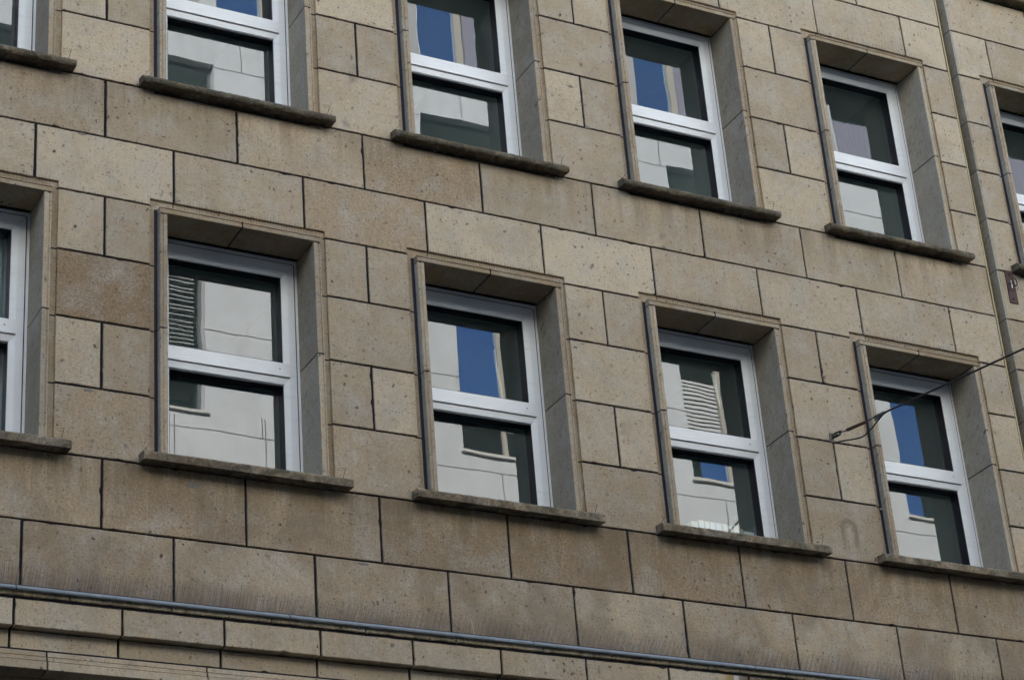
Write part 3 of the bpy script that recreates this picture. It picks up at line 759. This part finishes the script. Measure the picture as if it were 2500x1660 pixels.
m = MB(); pts = [(5.219, 2.195), (5.272, 2.20), (5.268, 2.05), (5.272, 1.89)]  # thin white wedge-shaped sheet just behind the pane
for y0 in (.430,):
    a = [m.vert((x, y0, z)) for x, z in pts]; b = [m.vert((x, y0 + .004, z)) for x, z in pts]
    m.face(a); m.face(b[::-1])
    for k in range(4): m.face((a[k], a[(k + 1) % 4], b[(k + 1) % 4], b[k]))
tag(m.build('white_wedge', paper((.8, .8, .78), 'white_wedge_sheet'), loc=(5.25, .43, 2.0)), 'narrow white wedge hanging behind the pane above the books', 'curtain')
m = MB(); m.tube(smooth([(3.240, .43, 2.072), (3.250, .432, 1.93), (3.272, .43, 1.78), (3.280, .432, 1.60)]), .011, 6)
tag(m.build('wooden_stick', simple('pale_wood', (.62, .50, .33), .6, nz=.2, scale=20), loc=(3.26, .43, 1.8)), 'pale bent wooden stick behind the upper pane of the third lower window from left', 'stick')
m = MB(); n_ = 70
for i in range(n_):
    xa = -1.44 + .92 * i / n_; xb = xa + .92 / n_; f_ = lambda x: .47 + .018 * math.sin(x * 55) + .006 * math.sin(x * 131)
    m.quad((xa, f_(xa), .62), (xb, f_(xb), .62), (xb, f_(xb), 2.36), (xa, f_(xa), 2.36))
tag(m.build('curtain', simple('grey_green_curtain', (.45, .56, .60), .9), loc=(-1, .47, .62)), 'grey green curtain behind the lower window at the left edge', 'curtain')
# old repairs: smears of grey mortar on the stones
M_rep = simple('grey_repair_mortar', (.215, .195, .165), .95, nz=.4, scale=50, spec=.2, bump=.002)
for (x, z, w_, h_, sh) in ((4.022, 4.013, .032, .020, 1), (3.905, 4.379, .030, .016, 0), (-.172, 2.985, .045, .010, 1), (1.955, 4.17, .012, .030, 0), (1.854, -.022, .05, .009, 1), (.637, .397, .052, .040, 0), (6.40, .985, .04, .02, 1), (.13, 2.36, .012, .012, 0), (4.62, 3.02, .03, .012, 1), (-.1, .985, .04, .012, 1), (2.62, 3.47, .02, .02, 1)):
    m = MB(); n_ = 14; sd = x * 7
    P_ = [(x + math.cos(a) * w_ * (.75 + .5 * noise.noise(Vector((math.cos(a) * 1.3 + sd, math.sin(a) * 1.3, 0)))), z + math.sin(a) * h_ * (.75 + .5 * noise.noise(Vector((math.cos(a) * 1.3, math.sin(a) * 1.3 + sd, 3))))) for a in [i * 6.283 / n_ for i in range(n_)]]
    a = [m.vert((p[0], -.0032, p[1])) for p in P_]; b = [m.vert((x + (p[0] - x) * 1.08, .004, z + (p[1] - z) * 1.08)) for p in P_]
    m.face(a)
    for k in range(n_): m.face((a[k], a[(k + 1) % n_], b[(k + 1) % n_], b[k]))
    child(m, 'mortar_repair', M_rep, building)

# ---------------------------------------------------------------- building across the street (seen mirrored in the panes)
opp = empty('rendered_building', (10, -16, -7.5), 'sunlit off white rendered building across the street, mirrored in the panes', 'building')
YO = -16.0
OW = []   # x0,x1,z0,z1,kind
for (x0, kind) in ((-8.6, 'dark'), (-4.1, 'sky'), (2.0, 'dark'), (5.0, 'dark_blind'), (11.50, 'sky'), (15.9, 'white_blind'), (20.62, 'sky'), (25.1, 'dark'), (29.6, 'sky')):
    OW.append((x0, x0 + 2.05 if x0 > 5.1 or x0 < 5 else 7.05, 9.62, 12.4, kind))
for (x0, x1) in ((-8.6, -6.6), (-4.1, -2.1), (2.0, 4.2), (5.25, 7.27), (11.08, 13.1), (16.12, 18.2), (21.2, 23.2), (25.5, 27.5), (30, 32)): OW.append((x0, x1, 13.5, 16.03, 'dark'))
for x0 in (-8.0, -3.8, .3, 2.9, 7.38, 11.18, 15.70, 20.30, 24.6, 29): OW.append((x0, x0 + 1.95, 17.2, 19.7, 'lilac' if x0 in (20.30, 24.6) else 'band'))
for x0 in (-8, -4, 0, 4, 8, 12, 16, 20, 24, 28): OW.append((x0, x0 + 2, 5.0, 8.0, 'dark')); OW.append((x0, x0 + 2.6, -7.0, -3.4, 'dark')); OW.append((x0, x0 + 2, .2, 3.0, 'dark'))
a_ = N('white_render'); n_ = a_.noise(.9, 4, .6, dist=.8); n2_ = a_.noise(7, 3, .6)
cc = a_.mix(a_.ramp(n_, .35, .7, 0, .5), (.71, .75, .765), (.52, .545, .56)); cc = a_.mix(a_.ramp(n2_, .45, .7, 0, .38), cc, (.50, .50, .48)); cc = a_.mix(a_.ramp(a_.noise(1, 4, .65, a_.mapped((5, 5, .35))), .5, .7, 0, .4), cc, (.50, .49, .46))
M_render = a_.set(Base_Color=cc, Roughness=.9)
m = MB()
rows_ = sorted(set([(a[2], a[3]) for a in OW])); X0, X1, Z1 = -14.0, 36.0, 20.6
zc_ = -7.5
for (z0, z1) in rows_:
    m.box(X0, X1, YO - .35, YO, zc_, z0)
    ws = sorted([a for a in OW if a[2] == z0]); x = X0
    for a in ws: m.box(x, a[0], YO - .35, YO, z0, z1); x = a[1]
    m.box(x, X1, YO - .35, YO, z0, z1); zc_ = z1
m.box(X0, X1, YO - .35, YO, zc_, Z1)
child(m, 'wall', M_render, opp)
m = MB(); m.box(X0, X1, YO - 10, YO - .36, Z1 - .3, Z1 - .05); m.box(X0, X1, YO - .6, YO + .12, Z1, Z1 + .25); m.box(X0, X1, YO - 10, YO - 9.8, -7.5, Z1); m.box(X0 - .1, X0, YO - 10, YO, -7.5, Z1); m.box(X1, X1 + .1, YO - 10, YO, -7.5, Z1)
child(m, 'roof', M_roof, opp)
m = MB(); m.box(X0, X1, YO - 2.6, YO - 2.5, -7.5, Z1 - .4)
for z in (-3.2, .0, 4.9, 8.5, 12.9, 16.6): m.box(X0, X1, YO - 2.5, YO - .36, z, z + .1)
child(m, 'room_lining', M_inner, opp)
m = MB()
for z, xa, xb in ((15.98, 7.27, 11.08), (15.98, 13.1, 16.12), (15.98, 18.2, 21.2), (10.95, 7.05, 11.5), (10.95, 13.55, 15.9), (9.3, 2, 24), (17.02, 0, 24)): m.box(xa, xb, YO, YO + .004, z - .008, z + .008)
for x, za, zb_ in ((7.75, 15.98, 17.02), (11.9, 15.98, 17.02), (16.0, 15.98, 17.02), (8.05, 8.2, 9.62), (8.0, 9.3, 9.64), (12.2, 8.2, 9.3), (6.55, 8.3, 9.5), (10.1, 9.3, 10.9), (16.5, 8.3, 9.3)): m.box(x - .008, x + .008, YO, YO + .0045, za, zb_)
child(m, 'render_joint', simple('dark_render_joint', (.2, .2, .19), .9), opp)  # thin dark strips drawn for the joints of the render
M_fr = simple('cream_frame_paint', (.46, .44, .38), .6); M_frg = simple('grey_frame_paint', (.13, .14, .15), .6); M_blind = simple('white_blind_slat', (.72, .73, .72), .5); M_bd = simple('grey_blind_slat', (.80, .82, .80), .5)
M_lil = simple('lilac_curtain', (.27, .27, .34), .9); M_gryp = simple('grey_pier_paint', (.45, .44, .44), .8); M_wsill = simple('pale_sill', (.68, .67, .63), .7)
for (x0, x1, z0, z1, kd) in OW:
    f = MB(); y = YO - .16
    f.box(x0, x0 + .05, y - .06, y, z0, z1); f.box(x1 - .05, x1, y - .06, y, z0, z1); f.box(x0 + .05, x1 - .05, y - .06, y, z0, z0 + .05); f.box(x0 + .05, x1 - .05, y - .06, y, z1 - .05, z1)
    if kd == 'band': f.box(x0 + .84, x0 + .98, y - .06, y + .03, z0 + .05, z1 - .05)
    if kd in ('sky', 'white_blind'): f.box(x0 + .05, x1 - .05, y - .06, y + .01, z0 + .55, z0 + .62); f.box(x0 + .86, x0 + .94, y - .06, y + .009, z0 + .05, z1 - .05)
    wn = child(f, 'window', M_frg if kd in ('dark', 'dark_blind') else M_fr, opp)
    p = MB()
    if kd == 'band': p.quad((x0 + .05, y - .03, z0 + .05), (x0 + .84, y - .03, z0 + .05), (x0 + .84, y - .03, z1 - .05), (x0 + .05, y - .03, z1 - .05))
    elif kd == 'sky': p.quad((x0 + .05, y - .03, z0 + .6), (x0 + .86, y - .03, z0 + .6), (x0 + .86, y - .03, z1 - .05), (x0 + .05, y - .03, z1 - .05))
    if kd == 'sky' and x0 > 20: p.quad((x0 + .05, y - .03, z0 + .05), (x0 + .5, y - .03, z0 + .05), (x0 + .5, y - .03, z0 + .55), (x0 + .05, y - .03, z0 + .55))
    if kd == 'white_blind': p.quad((x0 + .3, y - .03, z0 + .05), (x0 + .86, y - .03, z0 + .05), (x0 + .86, y - .03, z0 + .55), (x0 + .3, y - .03, z0 + .55))
    if kd in ('sky', 'band', 'white_blind'): child(p, 'pane', M_glass_far, wn)
    if kd == 'band':
        q = MB(); q.box(x0 + 1.06, x0 + 1.32, y - .10, y - .07, z0 + .05, z1 - .05); child(q, 'curtain', M_lil, wn)
    if kd == 'lilac':
        q = MB(); n__ = 24
        for i in range(n__): xa = x0 + .05 + 1.4 * i / n__; q.box(xa, xa + 1.4 / n__ + .001, y - .10 + .012 * (i % 2), y - .09 + .012 * (i % 2), z0 + .05, z0 + 1.12)
        child(q, 'curtain', M_lil, wn)
    if kd == 'dark_blind':
        q = MB(); z = z0 + .95
        while z < z1: q.box(x0 + .08, x1 - .1, y - .10, y - .085, z, z + .010); z += random.uniform(.06, .11)
        child(q, 'blind', M_bd, wn)
    if kd == 'white_blind':
        q = MB(); z = z0 + .95
        while z < z1 - .7: q.box(x0 - .0 + .06, x0 + .82, y - .02, y - .005, z, z + .05); z += .082
        child(q, 'blind', M_blind, wn)
    s_ = MB(); s_.box(x0 - .05, x1 + .05, YO + .0, YO + .06, z0 - .045, z0 + .0); child(s_, 'sill', M_wsill, wn)
m = MB(); m.box(X0, X1, YO, YO + .05, -3.2, .1); m.box(X0, X1, YO, YO + .05, 3.1, 4.9); m.box(X0, X1, YO, YO + .12, 4.9, 4.99)
child(m, 'light_cutting_plinth', simple('light_cutting_plinth_stone', (.09, .085, .08), .8, nz=.2, scale=3), opp)  # dark cladding added on unseen lower storeys to cut bounce from below
m = MB()
for x in (-4.3, 6.9, 11.0, 15.55, 20.1, 24.4): m.box(x - .14, x + .14, YO + .001, YO + .03, 17.2, 19.7)
child(m, 'pier', M_gryp, opp)

# ---------------------------------------------------------------- unseen houses added to block sun and sky light along the street
for (x0, x1, nm, c_) in ((-34.0, -4.61, 'added plain brown house left of the stone building, keeping sun off the street', (.30, .25, .20)), (12.71, 44.0, 'added plain grey house right of the stone building, keeping sun off the street', (.34, .33, .31))):
    nb = empty('shading_house', (.5 * (x0 + x1), 0, -7.5), nm, 'building', 'added houses shading the street beside the stone building')
    m = MB(); xs_ = [x0 + 1.2 + 2.6 * k for k in range(int((x1 - x0 - 1.5) / 2.6))]; zp = -7.5
    for z in (-6.4, -2.9, .5, 3.5, 6.5, 9.5, 12.5):
        m.box(x0, x1, .0, .35, zp, z); xx = x0
        for wx in xs_: m.box(xx, wx, .0, .35, z, z + 1.9); xx = wx + 1.2
        m.box(xx, x1, .0, .35, z, z + 1.9); zp = z + 1.9
    m.box(x0, x1, .0, .35, zp, 17.5); m.box(x0, x1, 11.6, 11.9, -7.5, 17.5); m.box(x0, x0 + .1, .36, 11.6, -7.5, 17.5); m.box(x1 - .1, x1, .36, 11.6, -7.5, 17.5)
    child(m, 'wall', simple('render_' + str(int(abs(x0))), c_, .9, nz=.15, scale=2), nb)
    m = MB(); m.box(x0, x1, -.1, 11.9, 17.5, 17.8); child(m, 'roof', M_roof, nb)
    for z in (-6.4, -2.9, .5, 3.5, 6.5, 9.5, 12.5):
        for wx in xs_:
            m = MB(); m.box(wx, wx + 1.2, .22, .26, z, z + 1.9); m.m = 1; m.box(wx + .08, wx + .57, .19, .2195, z + .08, z + 1.82); m.box(wx + .63, wx + 1.12, .19, .2195, z + .08, z + 1.82)
            child(m, 'window', [M_pvc, M_far_dark], nb)
nb = empty('shading_house', (-30, -16, -7.5), 'added unseen slate grey house across the street, cutting sky light from the left', 'building')  # dark unseen house added to weaken side light on the reveals
m = MB(); m.box(-46, -14.2, -26, YO, -7.5, 18.5); child(m, 'wall', simple('shading_house_slate_render', (.15, .17, .20), .9, nz=.15, scale=2), nb)
for z in (-5.5, -2, 1.5, 5, 8.5, 12, 15.2):
    for k in range(12):
        wx = -45 + 2.55 * k; m = MB(); m.box(wx, wx + 1.25, YO - .02, YO + .03, z, z + 1.9); m.m = 1; m.box(wx + .07, wx + .59, YO + .0301, YO + .034, z + .08, z + 1.82); m.box(wx + .66, wx + 1.18, YO + .0301, YO + .034, z + .08, z + 1.82)
        child(m, 'window', [M_pvc, M_far_dark], nb)
nb = empty('light_blocking_house', (-58, -8, -7.5), 'added unseen dark brick house blocking sky light at the left street end', 'building')  # street end closed by an added house to dim light from the left
m = MB(); m.box(-70, -50, -28, 14, -7.5, 17.0); child(m, 'wall', simple('light_blocking_brick', (.13, .09, .075), .9, nz=.25, scale=4), nb)
for z in (-5, -1.5, 2, 5.5, 9, 12.5):
    for k in range(7):
        wy = -20 + 3.6 * k; m = MB(); m.box(-49.99, -49.95, wy, wy + 1.3, z, z + 1.9); child(m, 'window', M_far_dark, nb)
# ---------------------------------------------------------------- street
m = MB(); m.box(-150, 150, -150, 150, -7.9, -7.64); tag(m.build('ground', simple('ground_soil', (.12, .11, .09), .95, nz=.2, scale=.5)), kind='structure')
m = MB(); m.box(-60, 60, -12.6, -3.4, -7.7, -7.62); tag(m.build('road', simple('asphalt', (.05, .05, .052), .9, nz=.25, scale=8)), kind='structure')
pav = simple('paving', (.15, .145, .135), .9, nz=.2, scale=3)
m = MB(); m.box(-60, 60, -3.4, .05, -7.8, -7.5); tag(m.build('pavement', pav), kind='structure')
m = MB(); m.box(-60, 60, -16.0, -12.6, -7.8, -7.5); tag(m.build('pavement', pav), kind='structure')

opp.location.x += .10; opp.location.z += .10
